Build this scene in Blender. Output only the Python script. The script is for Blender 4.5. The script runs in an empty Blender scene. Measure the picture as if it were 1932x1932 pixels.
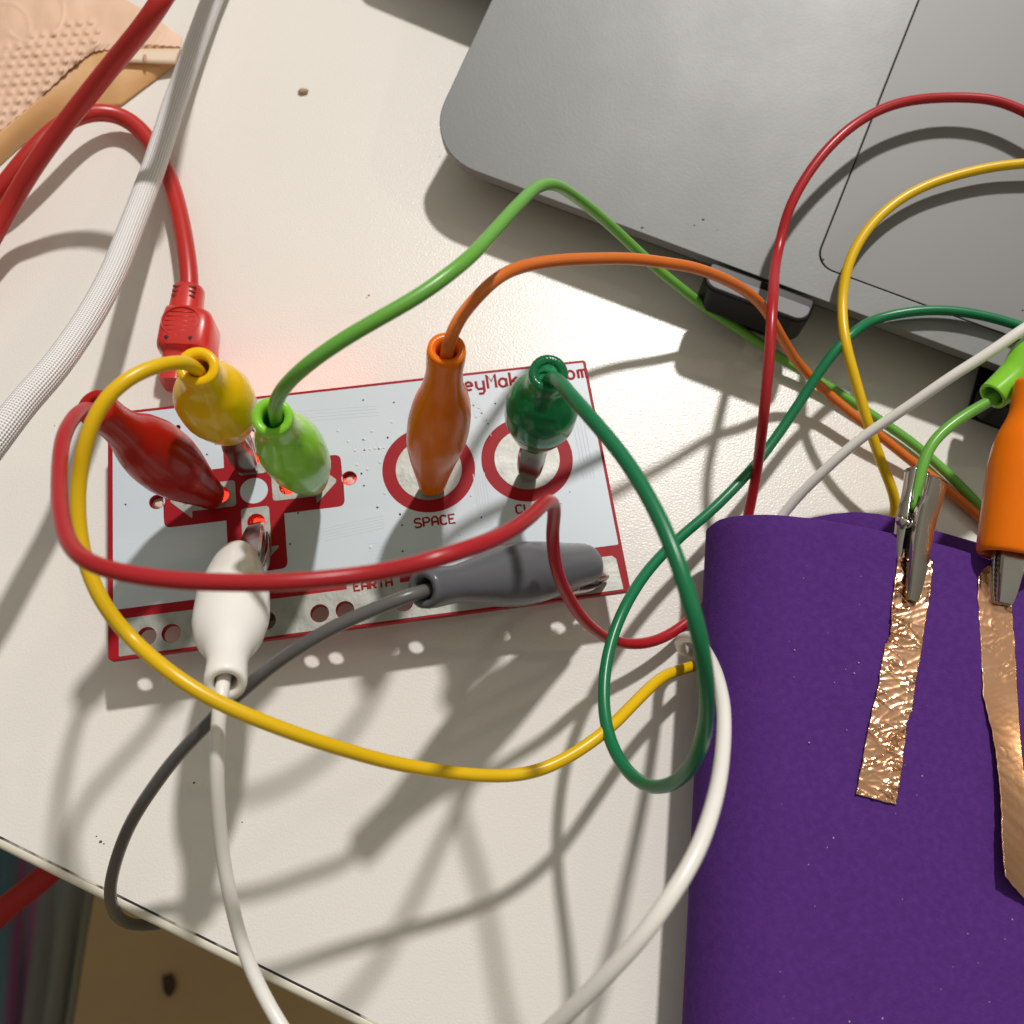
import bpy, bmesh, math, random
from mathutils import Vector, Matrix, noise
random.seed(4)
sc = bpy.context.scene
COL = sc.collection
CM = 0.01
V = Vector

# ------------------------------------------------------------------ camera
CAM = V((5.94821, -9.22154, 17.99948))            # cm, table top is z = 0
AX = V((0.087679, 0.339432, -0.936535)); UP = V((0.123609, 0.929183, 0.348340)); RT = V((0.988450, -0.146306, 0.039513))
FPX = 1783.0
cd = bpy.data.cameras.new('camera'); cam = bpy.data.objects.new('camera', cd); COL.objects.link(cam)
cam.matrix_world = Matrix.Translation(CAM * CM) @ Matrix((RT, UP, -AX)).transposed().to_4x4()
cd.sensor_width = 36.0; cd.lens = 36.0 * FPX / 1932.0
cd.clip_start = 0.005; cd.clip_end = 50.0
cd.dof.use_dof = True; cd.dof.focus_distance = 0.165; cd.dof.aperture_fstop = 26.0
sc.camera = cam

# ------------------------------------------------------------------ light
w = bpy.data.worlds.new('World'); sc.world = w; w.use_nodes = True
nt = w.node_tree; bg = nt.nodes['Background']
tc = nt.nodes.new('ShaderNodeTexCoord'); sx = nt.nodes.new('ShaderNodeSeparateXYZ'); cr = nt.nodes.new('ShaderNodeValToRGB')
nt.links.new(tc.outputs['Generated'], sx.inputs[0]); nt.links.new(sx.outputs['Z'], cr.inputs[0]); nt.links.new(cr.outputs[0], bg.inputs['Color'])
cr.color_ramp.elements[0].position = 0.0; cr.color_ramp.elements[0].color = (0.42, 0.385, 0.28, 1)     # walls of the room
cr.color_ramp.elements[1].position = 0.9; cr.color_ramp.elements[1].color = (1.0, 0.965, 0.83, 1)      # ceiling
bg.inputs['Strength'].default_value = 0.35

def lamp(name, loc, power, col, rad):
    l = bpy.data.lights.new(name, 'POINT'); l.energy = power; l.color = col; l.shadow_soft_size = rad
    o = bpy.data.objects.new(name, l); COL.objects.link(o); o.location = V(loc) * CM
    return o
lamp('ceiling_lamp', (61.0, 97.0, 157.0), 124.0, (1.0, 0.945, 0.905), 0.05)
lamp('side_lamp', (165.0, -25.0, 150.0), 7.0, (1.0, 0.88, 0.62), 0.05)
sc.view_settings.view_transform = 'Standard'; sc.view_settings.look = 'None'
sc.view_settings.exposure = 0.0; sc.view_settings.gamma = 1.0; sc.view_settings.use_curve_mapping = False

# ------------------------------------------------------------------ helpers
def at(u, v, z):
    """point of the place at height z (cm) on the sight line measured at u, v in the photograph"""
    d = (RT * ((u - 966) / FPX) - UP * ((v - 966) / FPX) + AX)
    return CAM + d * ((z - CAM.z) / d.z)

def mat(name, col, rough=0.5, metal=0.0, bump=None, bump2=None, vary=None, **kw):
    m = bpy.data.materials.new(name); m.use_nodes = True
    n = m.node_tree.nodes; L = m.node_tree.links; p = n['Principled BSDF']
    p.inputs['Base Color'].default_value = (*col, 1); p.inputs['Roughness'].default_value = rough; p.inputs['Metallic'].default_value = metal
    for k, v in kw.items():
        s = p.inputs[k.replace('_', ' ')]
        s.default_value = v if not (isinstance(v, tuple) and len(v) == 3 and len(s.default_value) == 4) else (*v, 1)
    t = n.new('ShaderNodeTexCoord')
    if vary:      # vary = (scale, colour2, lo, hi): slow tonal change that belongs to the stuff itself
        nz = n.new('ShaderNodeTexNoise'); nz.inputs['Scale'].default_value = vary[0]; nz.inputs['Detail'].default_value = 6
        L.new(t.outputs['Object'], nz.inputs['Vector'])
        r = n.new('ShaderNodeValToRGB'); L.new(nz.outputs['Fac'], r.inputs[0])
        r.color_ramp.elements[0].position = vary[2]; r.color_ramp.elements[0].color = (*col, 1)
        r.color_ramp.elements[1].position = vary[3]; r.color_ramp.elements[1].color = (*vary[1], 1)
        L.new(r.outputs[0], p.inputs['Base Color'])
    prev = None
    for b in (bump, bump2):
        if not b: continue
        nz = n.new('ShaderNodeTexNoise'); nz.inputs['Scale'].default_value = b[0]; nz.inputs['Detail'].default_value = b[3] if len(b) > 3 else 3
        L.new(t.outputs['Object'], nz.inputs['Vector'])
        bp = n.new('ShaderNodeBump'); bp.inputs['Strength'].default_value = b[1]; bp.inputs['Distance'].default_value = b[2]
        L.new(nz.outputs['Fac'], bp.inputs['Height'])
        if prev: L.new(prev.outputs[0], bp.inputs['Normal'])
        prev = bp
    if prev: L.new(prev.outputs[0], p.inputs['Normal'])
    return m

def thing(name, label, cat, loc=(0, 0, 0), group=None):
    o = bpy.data.objects.new(name, None); COL.objects.link(o); o.location = V(loc) * CM
    o.empty_display_size = 0.005
    o['label'] = label; o['category'] = cat
    if group: o['group'] = group
    return o

def origin(o):
    p = V((0, 0, 0))
    while o is not None:
        p += o.location; o = o.parent
    return p

def obj(name, vf, m, parent=None, smooth=True, uvs=None, label=None, bevel=None, solid=None, sub=0, sharp=None):
    """one mesh object from (verts in cm, faces)"""
    verts, faces = vf
    off = origin(parent) if parent else V((0, 0, 0))
    me = bpy.data.meshes.new(name)
    me.from_pydata([tuple(V(v) * CM - off) for v in verts], [], faces)
    bm = bmesh.new(); bm.from_mesh(me); bmesh.ops.recalc_face_normals(bm, faces=bm.faces); bm.to_mesh(me); bm.free()
    me.polygons.foreach_set('use_smooth', [smooth] * len(me.polygons))
    if uvs:
        ul = me.uv_layers.new(name='UVMap')
        for l in me.loops: ul.data[l.index].uv = uvs[l.vertex_index]
    me.materials.append(m)
    o = bpy.data.objects.new(name, me); COL.objects.link(o)
    if parent: o.parent = parent
    if label: o['label'] = label
    if solid: s = o.modifiers.new('thick', 'SOLIDIFY'); s.thickness = solid * CM; s.offset = 0
    if bevel: b = o.modifiers.new('edge', 'BEVEL'); b.width = bevel * CM; b.segments = 3; b.limit_method = 'ANGLE'; b.angle_limit = math.radians(35)
    if sub: s = o.modifiers.new('smooth', 'SUBSURF'); s.levels = sub; s.render_levels = sub
    if sharp is not None and smooth: me.set_sharp_from_angle(angle=math.radians(sharp))
    return o

def spline(pts, step=0.12):
    """centripetal Catmull-Rom through pts, evenly resampled"""
    P = [V(p) for p in pts]
    P = [P[0] * 2 - P[1]] + P + [P[-1] * 2 - P[-2]]
    out = []
    for i in range(1, len(P) - 2):
        a, b, c, d = P[i-1], P[i], P[i+1], P[i+2]
        t0 = 0; t1 = t0 + max((b-a).length, 1e-4) ** .5; t2 = t1 + max((c-b).length, 1e-4) ** .5; t3 = t2 + max((d-c).length, 1e-4) ** .5
        n = max(2, int((c-b).length / step))
        for k in range(n):
            t = t1 + (t2 - t1) * k / n
            A1 = a*((t1-t)/(t1-t0)) + b*((t-t0)/(t1-t0)); A2 = b*((t2-t)/(t2-t1)) + c*((t-t1)/(t2-t1)); A3 = c*((t3-t)/(t3-t2)) + d*((t-t2)/(t3-t2))
            B1 = A1*((t2-t)/(t2-t0)) + A2*((t-t0)/(t2-t0)); B2 = A2*((t3-t)/(t3-t1)) + A3*((t-t1)/(t3-t1))
            out.append(B1*((t2-t)/(t2-t1)) + B2*((t-t1)/(t2-t1)))
    out.append(P[-2])
    out = [q + V((noise.noise(q*.9), noise.noise(q*.9 + V((7, 0, 0))), 0))*.022 for q in out]
    for _ in range(6):                                                # cords have stiffness: even the curve out
        out = [out[0]] + [(out[i-1] + out[i]*2 + out[i+1]) / 4 for i in range(1, len(out)-1)] + [out[-1]]
    return out

def tube(path, r, sides=14, squash=None):
    pts = [V(p) for p in path]; vs = []; fs = []; uv = []
    up = V((0, 0, 1)); s = 0.0; prevn = None
    for i, p in enumerate(pts):
        t = (pts[min(i+1, len(pts)-1)] - pts[max(i-1, 0)]).normalized()
        if prevn is None: n = t.orthogonal().normalized() if abs(t.z) > .95 else (up - t * up.dot(t)).normalized()
        else: n = (prevn - t * prevn.dot(t)).normalized()
        prevn = n; b = t.cross(n)
        rr = r(i / (len(pts)-1)) if callable(r) else r
        if i: s += (p - pts[i-1]).length
        for k in range(sides):
            a = 2 * math.pi * k / sides
            q = n * math.cos(a) * rr + b * math.sin(a) * rr
            if squash: q = V((q.x, q.y, q.z * squash))
            vs.append(p + q); uv.append((s, k / sides if k <= sides/2 else 1 - k / sides))
    for i in range(len(pts)-1):
        for k in range(sides):
            a = i*sides + k; b_ = i*sides + (k+1) % sides
            fs.append((a, b_, b_ + sides, a + sides))
    fs.append(tuple(range(sides))[::-1]); fs.append(tuple(range((len(pts)-1)*sides, len(pts)*sides)))
    return vs, fs, uv

def join(*parts):
    vs, fs = [], []
    for p in parts:
        k = len(vs); vs += list(p[0]); fs += [tuple(i + k for i in f) for f in p[1]]
    return vs, fs

def box(c, sx, sy, sz, X=V((1, 0, 0)), Y=V((0, 1, 0))):
    Z = X.cross(Y); vs = [V(c) + X*(i*sx/2) + Y*(j*sy/2) + Z*(k*sz/2) for k in (-1, 1) for j in (-1, 1) for i in (-1, 1)]
    return vs, [(0,1,3,2), (4,5,7,6), (0,1,5,4), (2,3,7,6), (0,2,6,4), (1,3,7,5)]

def arc(cx, cy, r, a0=0, a1=360, n=40):
    full = abs(a1 - a0) >= 360
    return [(cx + r*math.cos(math.radians(a0 + (a1-a0)*i/(n if full else n-1))), cy + r*math.sin(math.radians(a0 + (a1-a0)*i/(n if full else n-1)))) for i in range(n)]

def rrect(x0, y0, x1, y1, r, n=8):
    if not isinstance(r, (tuple, list)): r = (r,)*4                   # order: (x0,y0) (x1,y0) (x1,y1) (x0,y1)
    return arc(x0+r[0], y0+r[0], r[0], 180, 270, n) + arc(x1-r[1], y0+r[1], r[1], 270, 360, n) + arc(x1-r[2], y1-r[2], r[2], 0, 90, n) + arc(x0+r[3], y1-r[3], r[3], 90, 180, n)

def fillet(poly, r, n=6):
    """round the corners of a polygon; r is one radius or one per corner"""
    out = []
    N = len(poly)
    for i in range(N):
        p = V((*poly[i], 0)); a = V((*poly[i-1], 0)); b = V((*poly[(i+1) % N], 0)); ri = r[i] if isinstance(r, (list, tuple)) else r
        if ri <= 0: out.append(poly[i]); continue
        da = (a-p).normalized(); db = (b-p).normalized(); ang = da.angle(db); d = ri / math.tan(ang/2)
        s, e = p + da*d, p + db*d
        for k in range(n+1):
            t = k/n; q = s*(1-t)**2 + p*2*t*(1-t) + e*t*t; out.append((q.x, q.y))
    return out

def plate(loops, z0, z1, frame=None, bevel=0.0):
    """flat shape with holes, given as loops (first one outer), extruded from z0 to z1 (cm) -> (verts, faces); real through holes"""
    c = bpy.data.curves.new('tmp', 'CURVE'); c.dimensions = '2D'; c.fill_mode = 'BOTH'; c.extrude = (z1-z0)/2 - bevel; c.bevel_depth = bevel; c.bevel_resolution = 2
    for l in loops:
        s = c.splines.new('POLY'); s.points.add(len(l)-1); s.use_cyclic_u = True
        for i, (x, y) in enumerate(l): s.points[i].co = (x, y, 0, 1)
    o = bpy.data.objects.new('tmp', c); COL.objects.link(o)
    me = bpy.data.meshes.new_from_object(o.evaluated_get(bpy.context.evaluated_depsgraph_get()))
    zm = (z0+z1)/2
    bm = bmesh.new(); bm.from_mesh(me); bmesh.ops.remove_doubles(bm, verts=bm.verts, dist=1e-4); bm.verts.index_update()
    vs = [V((v.co.x, v.co.y, v.co.z + zm)) for v in bm.verts]; fs = [tuple(v.index for v in f.verts) for f in bm.faces]
    bm.free(); bpy.data.objects.remove(o); bpy.data.curves.remove(c); bpy.data.meshes.remove(me)
    if frame: vs = [frame @ v for v in vs]
    return vs, fs

# ------------------------------------------------------------------ materials
M = {}
M['laminate'] = mat('white laminate', (0.785, 0.765, 0.715), 0.29, bump=(2300, .7, 0.00008, 1), vary=(14, (0.765, 0.745, 0.70), 0.35, 0.7), Specular_IOR_Level=0.45)
M['edge'] = mat('cream edge band', (0.70, 0.655, 0.55), 0.4, bump=(500, .3, .0001))
M['seam'] = mat('dirty seam', (0.02, 0.02, 0.025), 0.7, vary=(90, (0.70, 0.66, 0.57), 0.52, 0.60))
M['floor'] = mat('tan floor', (0.42, 0.285, 0.13), 0.55, bump=(300, .2, .001), vary=(9, (0.36, 0.24, 0.105), 0.3, 0.7))
M['alu'] = mat('bead blasted aluminium', (0.215, 0.221, 0.219), 0.54, 0.52, bump=(1500, 0.30, 0.00006, 3), Specular_IOR_Level=0.3)
_n = M['alu'].node_tree; _z = _n.nodes.new('ShaderNodeTexNoise'); _z.inputs['Scale'].default_value = 38; _z.inputs['Detail'].default_value = 7; _z.inputs['Roughness'].default_value = .65
_t = _n.nodes.new('ShaderNodeTexCoord'); _n.links.new(_t.outputs['Object'], _z.inputs['Vector']); _r = _n.nodes.new('ShaderNodeMapRange'); _n.links.new(_z.outputs['Fac'], _r.inputs[0])
_r.inputs[1].default_value = .35; _r.inputs[2].default_value = .7; _r.inputs[3].default_value = .525; _r.inputs[4].default_value = .565; _n.links.new(_r.outputs[0], _n.nodes['Principled BSDF'].inputs['Roughness'])
M['alu_pad'] = mat('smooth glass trackpad', (0.215, 0.217, 0.218), 0.56, 0.42, bump=(3600, 0.08, 0.00003, 2), Specular_IOR_Level=0.3)
M['alu_shade'] = mat('shaded underside metal', (0.10, 0.10, 0.10), 0.5, 0.5)  # shade under the laptop's front edge put into a darker metal colour
M['black'] = mat('black rubber', (0.005, 0.005, 0.0055), 0.38, Specular_IOR_Level=0.18)
M['gap'] = mat('dark gap', (0.006, 0.006, 0.006), 0.8)
M['steelgrey'] = mat('grey stand metal', (0.19, 0.19, 0.205), 0.6, 0.0, bump=(2500, .1, .00004))
M['fr4'] = mat('red solder mask', (0.34, 0.004, 0.012), 0.5, Specular_IOR_Level=0.2, bump=(700, .12, .00005), vary=(60, (0.30, 0.003, 0.010), .35, .7))
M['silk'] = mat('white board print', (0.58, 0.655, 0.72), 0.42, bump=(1200, .10, .00004), vary=(40, (0.55, 0.62, 0.69), .35, .7))
M['tin'] = mat('tinned copper pad', (0.40, 0.405, 0.38), 0.55, 0.8, bump=(1400, .5, .00008, 4), bump2=(200, .3, .0003, 3), vary=(300, (0.31, 0.315, 0.285), .40, .68))
M['via'] = mat('solder via', (0.72, 0.76, 0.80), 0.25)
M['hole'] = mat('dark drill hole', (0.02, 0.016, 0.02), 0.7)
M['nickel'] = mat('nickel plated steel', (0.50, 0.465, 0.43), 0.2, 1.0, bump=(260, .25, .0002, 3))
M['copper'] = mat('copper foil', (0.86, 0.47, 0.28), 0.24, 1.0, bump=(500, .045, .0003, 2), vary=(160, (0.91, 0.54, 0.34), .35, .7))
M['foam'] = mat('purple foam', (0.078, 0.023, 0.178), 0.9, bump=(2600, .5, .0002, 4), bump2=(45, .30, .002, 5), vary=(900, (0.093, 0.029, 0.205), .35, .7), Specular_IOR_Level=0.15)
M['lint'] = mat('pale lint', (0.45, 0.36, 0.55), 0.8)
M['napkin'] = mat('peach paper', (0.80, 0.51, 0.35), 0.55, bump=(500, .25, .0002, 4), Subsurface_Weight=0.15, Subsurface_Radius=(.004, .002, .001), Subsurface_Scale=1.0)
M['napkin_in'] = mat('amber film', (0.78, 0.42, 0.17), 0.42, bump=(200, .2, .0004), Subsurface_Weight=0.2, Subsurface_Radius=(.004, .002, .001), Subsurface_Scale=1.0)
M['napkin_tab'] = mat('cream paper strip', (0.72, 0.58, 0.42), 0.5)
M['print'] = mat('faded pink print', (0.52, 0.27, 0.22), 0.6)
M['crumb'] = mat('crumb', (0.42, 0.30, 0.19), 0.6, bump=(900, .6, .0003))
M['speck'] = mat('dark speck', (0.07, 0.065, 0.07), 0.7)
M['led'] = mat('red led', (0.8, 0.02, 0.01), 0.3, Emission_Color=(1.0, 0.035, 0.015), Emission_Strength=2.6)
M['led_glow'] = mat('red status led', (0.8, 0.02, 0.01), 0.3, Emission_Color=(1.0, 0.12, 0.08), Emission_Strength=95.0)
M['ledbody'] = mat('clear led body', (0.75, 0.6, 0.55), 0.15)
M['chip'] = mat('black chip', (0.02, 0.02, 0.022), 0.45)
M['usb'] = mat('red cable plastic', (0.56, 0.028, 0.022), 0.32, bump=(900, .12, .0001), Coat_Weight=0.15)
M['usbcord'] = mat('red cable jacket', (0.46, 0.020, 0.016), 0.33, bump=(1500, .05, .00008))
M['slot'] = mat('shaded red recess', (0.16, 0.006, 0.006), 0.6)  # shade inside the strain relief slots put into a darker red
M['cord_far'] = mat('scarlet strap', (0.38, 0.003, 0.003), 0.6)
SS = dict(Subsurface_Radius=(.0025, .0025, .0025), Subsurface_Scale=0.6)
def vinyl(n, c): return mat(n + ' vinyl', c, 0.30, bump=(260, .05, .0003), Specular_IOR_Level=0.4)
def rubber(n, c, sss=.25, rough=.22, **k): return mat(n + ' sleeve vinyl', c, rough, bump=(140, .07, .0006, 1), Subsurface_Weight=sss, Specular_IOR_Level=0.28, **SS, **k)
M['c_red'] = vinyl('red', (0.40, 0.015, 0.021)); M['s_red'] = rubber('red', (0.40, 0.012, 0.008), .2)
M['c_yellow'] = vinyl('yellow', (0.76, 0.48, 0.004)); M['s_yellow'] = rubber('yellow', (0.86, 0.52, 0.005), .3)
M['c_lime'] = vinyl('light green', (0.14, 0.40, 0.055)); M['s_lime'] = rubber('lime', (0.25, 0.62, 0.045), .35)
M['c_orange'] = vinyl('orange', (0.66, 0.16, 0.022)); M['s_orange'] = rubber('orange', (0.84, 0.18, 0.001), .2, .24)
M['c_green'] = vinyl('dark green', (0.008, 0.17, 0.065)); M['s_green'] = rubber('green', (0.05, 0.40, 0.17), .0, .10, Transmission_Weight=0.72, IOR=1.25)
M['c_white'] = vinyl('white', (0.82, 0.805, 0.76)); M['s_white'] = rubber('white', (0.86, 0.85, 0.81), .3)
M['c_grey'] = vinyl('grey', (0.115, 0.11, 0.11)); M['s_grey'] = rubber('grey', (0.115, 0.12, 0.135), .05, .25)

def braid_material():
    m = mat('woven white braid', (0.74, 0.72, 0.72), 0.62); n = m.node_tree.nodes; L = m.node_tree.links; p = n['Principled BSDF']
    uv = n.new('ShaderNodeTexCoord'); sep = n.new('ShaderNodeSeparateXYZ'); L.new(uv.outputs['UV'], sep.inputs[0])
    def math_(op, a, b=None):
        q = n.new('ShaderNodeMath'); q.operation = op
        for i, x in enumerate((a, b)):
            if x is None: continue
            if isinstance(x, (int, float)): q.inputs[i].default_value = x
            else: L.new(x, q.inputs[i])
        return q.outputs[0]
    u = math_('MULTIPLY', sep.outputs['X'], 58.0); v = math_('MULTIPLY', sep.outputs['Y'], 88.0)
    a = math_('SINE', math_('ADD', u, v)); b = math_('SINE', math_('SUBTRACT', u, v))
    h = math_('MULTIPLY', math_('ADD', math_('MULTIPLY', a, b), 1.0), 0.5)
    bp = n.new('ShaderNodeBump'); bp.inputs['Strength'].default_value = 0.8; bp.inputs['Distance'].default_value = 0.0003
    L.new(h, bp.inputs['Height']); L.new(bp.outputs[0], p.inputs['Normal'])
    r = n.new('ShaderNodeValToRGB'); L.new(h, r.inputs[0])
    r.color_ramp.elements[0].color = (0.38, 0.37, 0.38, 1); r.color_ramp.elements[1].color = (0.93, 0.92, 0.92, 1); r.color_ramp.elements[1].position = 0.55
    L.new(r.outputs[0], p.inputs['Base Color'])
    return m
M['braid'] = braid_material()

def stripes_material():
    m = mat('striped cloth', (0.03, 0.05, 0.07), 0.85, bump=(120, .4, .002)); n = m.node_tree.nodes; L = m.node_tree.links; p = n['Principled BSDF']
    t = n.new('ShaderNodeTexCoord'); mp = n.new('ShaderNodeMapping'); L.new(t.outputs['UV'], mp.inputs[0])
    nz = n.new('ShaderNodeTexNoise'); nz.inputs['Scale'].default_value = 2.2; L.new(mp.outputs[0], nz.inputs['Vector'])
    mx = n.new('ShaderNodeMix'); mx.data_type = 'VECTOR'; mx.inputs['Factor'].default_value = 0.10; L.new(mp.outputs[0], mx.inputs['A']); L.new(nz.outputs['Color'], mx.inputs['B'])
    sep = n.new('ShaderNodeSeparateXYZ'); L.new(mx.outputs['Result'], sep.inputs[0])
    r = n.new('ShaderNodeValToRGB'); L.new(sep.outputs['X'], r.inputs[0])
    e = r.color_ramp.elements; e[0].position = 0.0; e[0].color = (0.012, 0.04, 0.085, 1); e[1].position = 1.0; e[1].color = (0.17, 0.165, 0.11, 1)
    for q, c in ((.22, (0.02, 0.075, 0.115)), (.36, (0.06, 0.125, 0.15)), (.42, (0.20, 0.035, 0.13)), (.46, (0.10, 0.085, 0.115)), (.55, (0.22, 0.06, 0.15)), (.60, (0.13, 0.125, 0.13)), (.72, (0.15, 0.16, 0.145)), (.84, (0.16, 0.165, 0.135)), (.88, (0.085, 0.095, 0.08)), (.92, (0.15, 0.15, 0.115))):
        x = e.new(q); x.color = (*c, 1)
    L.new(r.outputs[0], p.inputs['Base Color'])
    return m
M['stripes'] = stripes_material()

# ------------------------------------------------------------------ floor, table
FZ = -60.0
fl = obj('floor', plate([[(-160, -160), (160, -160), (160, 160), (-160, 160)]], FZ - 2, FZ), M['floor'], smooth=False); fl['kind'] = 'structure'
E1, E2 = at(0, 1580, 0), at(688, 1920, 0)
ed = (E2 - E1).normalized(); en = V((-ed.y, ed.x, 0))               # along the edge; into the table
TF = Matrix((ed, en, V((0, 0, 1)))).transposed().to_4x4(); TF.translation = E1
tb = thing('table', 'white laminate table top under the circuit board and laptop', 'table', E1)
obj('table_top', plate([rrect(-45, 0.02, 75, 62, .05)], -1.8, 0.0, TF, .012), M['laminate'], tb, smooth=False)
prof = [(-.012, -1.8), (-.012, -.012), (-.03, 0.0), (-.08, 0.0), (-.125, -.015), (-.155, -.05), (-.17, -.1), (-.17, -1.75), (-.14, -1.8)]
vs = []; fs = []
for x in (-45, 75):
    for (y, z) in prof: vs.append(TF @ V((x, y, z)))
n_ = len(prof)
for i in range(n_): fs.append((i, (i+1) % n_, n_ + (i+1) % n_, n_ + i))
obj('edge_band', (vs, fs), M['edge'], tb)
obj('seam', box(TF @ V((15, .004, -.06)), 120, .034, .126, ed, en), M['seam'], tb, smooth=False)

# striped cloth and things below the edge
CZ = -38.0
q = [at(-320, 1480, CZ), at(130, 1540, CZ), at(205, 1750, CZ), at(120, 2050, CZ), at(95, 2300, CZ), at(-340, 2300, CZ)]
vs, fs, uvs = [], [], []
for i in range(25):
    for j in range(25):
        s, t = i/24, j/24
        lft = at(-60, 1400 + 1000*t, CZ); rgt = at(232 - 128*min(1, t*1.5), 1400 + 1000*t, CZ)
        p = lft.lerp(rgt, s); p.z += 1.1*noise.noise(V((s*7, t*2, 3)))
        vs.append(p); uvs.append((s, t))
for i in range(24):
    for j in range(24): a = i*25+j; fs.append((a, a+1, a+26, a+25))
cl = thing('striped_cloth', 'dark blue and purple striped cloth below the table edge', 'cloth', at(60, 1850, CZ))
obj('cloth_sheet', (vs, fs), M['stripes'], cl, uvs=uvs, solid=.4)
pth = spline([at(-60, 1790, -7.5), at(0, 1722, -7.2), at(50, 1682, -7.0), at(100, 1640, -7.0), at(170, 1570, -7.4), at(260, 1490, -8)])
o = obj('red_strap', tube(pth, .29)[:2], M['cord_far']); o['label'] = 'thick red strap hanging under the table edge by the striped cloth'; o['category'] = 'strap'

def lump(c, r, seed, sq=.6):
    bm = bmesh.new(); bmesh.ops.create_icosphere(bm, subdivisions=3, radius=1)
    vs = []
    for v in bm.verts:
        k = 1 + .35*noise.noise(v.co*1.7 + V((seed, 0, 0)))
        vs.append(V(c) + V((v.co.x*r[0]*k, v.co.y*r[1]*k, v.co.z*r[2]*k)))
    fs = [tuple(x.index for x in f.verts) for f in bm.faces]; bm.free(); return vs, fs
o = obj('leaf_scrap', lump(at(318, 1858, FZ+.25), (.5, .75, .15), 3), mat('brown scrap', (0.035, 0.015, 0.006), .8)); o['label'] = 'small dark brown scrap lying on the tan floor'; o['category'] = 'scrap'

# ------------------------------------------------------------------ laptop on its stand
ZF = 1.40; TILT = math.radians(12)
LO = at(999, 359, ZF); lx = (at(1752, 639, ZF) - LO).normalized()
ly = V((-lx.y, lx.x, 0)) * math.cos(TILT) + V((0, 0, math.sin(TILT))); lz = lx.cross(ly)
LF = Matrix((lx, ly, lz)).transposed().to_4x4(); LF.translation = LO
def lap(u, v, h=0.0):
    d = (at(u, v, 0) - CAM).normalized(); o = LO + lz*h
    return CAM + d * ((o - CAM).dot(lz) / d.dot(lz))
lp = thing('laptop', 'grey metal laptop with its trackpad corner over the table', 'laptop', LO)
OUT = rrect(-2.53, 0.0, 28.5, 21.5, 1.25, 12)
PAD = rrect(6.16, .63, 19.6, 10.4, .42, 8)
obj('base', plate([OUT, PAD], -.30, 0.0, LF, .02), M['alu'], lp, smooth=False)
obj('underside', plate([rrect(-2.15, .42, 28.1, 21.1, 1.1, 12)], -1.12, -.301, LF, .1), M['alu_shade'], lp, smooth=False)
obj('pad_well', plate([rrect(6.1, .57, 19.7, 10.5, .42, 8)], -.3, -.06, LF), M['gap'], lp, smooth=False)
obj('trackpad', plate([rrect(6.215, .685, 19.54, 10.34, .38, 8)], -.16, -.006, LF, .008), M['alu_pad'], lp, smooth=False)
# keys start behind the palm rest, outside the picture
for (u, v, r) in ((1327, 414, .030), (1310, 425, .018), (1353, 434, .012), (1212, 429, .030), (1972 - 42, 585, .02), (1553, 489, .03)):
    p = lap(u, v); o = obj('smudge', lump(p + lz*.002, (r, r*.7, .004), u), M['speck'], lp, label=None)

st = thing('laptop_stand', 'grey laptop stand with two black rubber front hooks', 'stand', at(1420, 600, 0))
G = Matrix((lx, V((-lx.y, lx.x, 0)), V((0, 0, 1)))).transposed().to_4x4(); G.translation = LO - V((0, 0, ZF))
HZ = 1.72
for (ua, va, ub, vb) in ((1328, 536, 1521, 607), (1872, 750, 2062, 820)):
    a = G.inverted() @ at(ua, va, HZ); b = G.inverted() @ at(ub, vb, HZ)
    x0, x1, yf = a.x, b.x, (a.y + b.y)/2
    hk = obj('front_hook', plate([rrect(x0, yf, x1, yf + .56, (.26, .26, .05, .05), 8)], .92, HZ - .03, G, .05), M['black'], st, smooth=False)
    obj('hook_cap', plate([rrect(x0+.03, yf+.03, x1-.03, yf+.36, (.23, .23, .04, .04), 8)], HZ-.06, HZ, G, .02), M['steelgrey'], hk, smooth=False)
    obj('foot', plate([rrect(x0+.2, yf+.55, x1-.2, 4.0, .1)], .004, .16, G, .02), M['black'], hk, smooth=False)
    obj('riser', plate([rrect(x0+.2, yf+.55, x1-.2, yf+.75, .03)], .15, 1.0, G, .01), M['black'], hk, smooth=False)
S1, S2 = at(690, 8, 0), at(858, 78, 0)
LAMPP = V((61, 97, 157))
zz = 1.5
def lift(S): return S + (LAMPP - S) * (zz / LAMPP.z)
A_, B_ = lift(S1), lift(S2); bx_ = (B_ - A_).normalized(); by_ = V((-bx_.y, bx_.x, 0))
G = Matrix((bx_, by_, V((0, 0, 1)))).transposed().to_4x4(); G.translation = A_ - V((0, 0, zz))
obj('shadow_plate', plate([rrect(-.35, 0, 12, 6, .5)], 1.2, 1.5, G, .03), M['steelgrey'], st, smooth=False)  # unseen plate and its leg, added to cast the shadow left of the laptop
obj('shadow_plate_leg', plate([rrect(1.2, 1.2, 11, 5, .4)], .004, 1.21, G), M['steelgrey'], st, smooth=False)

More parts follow.
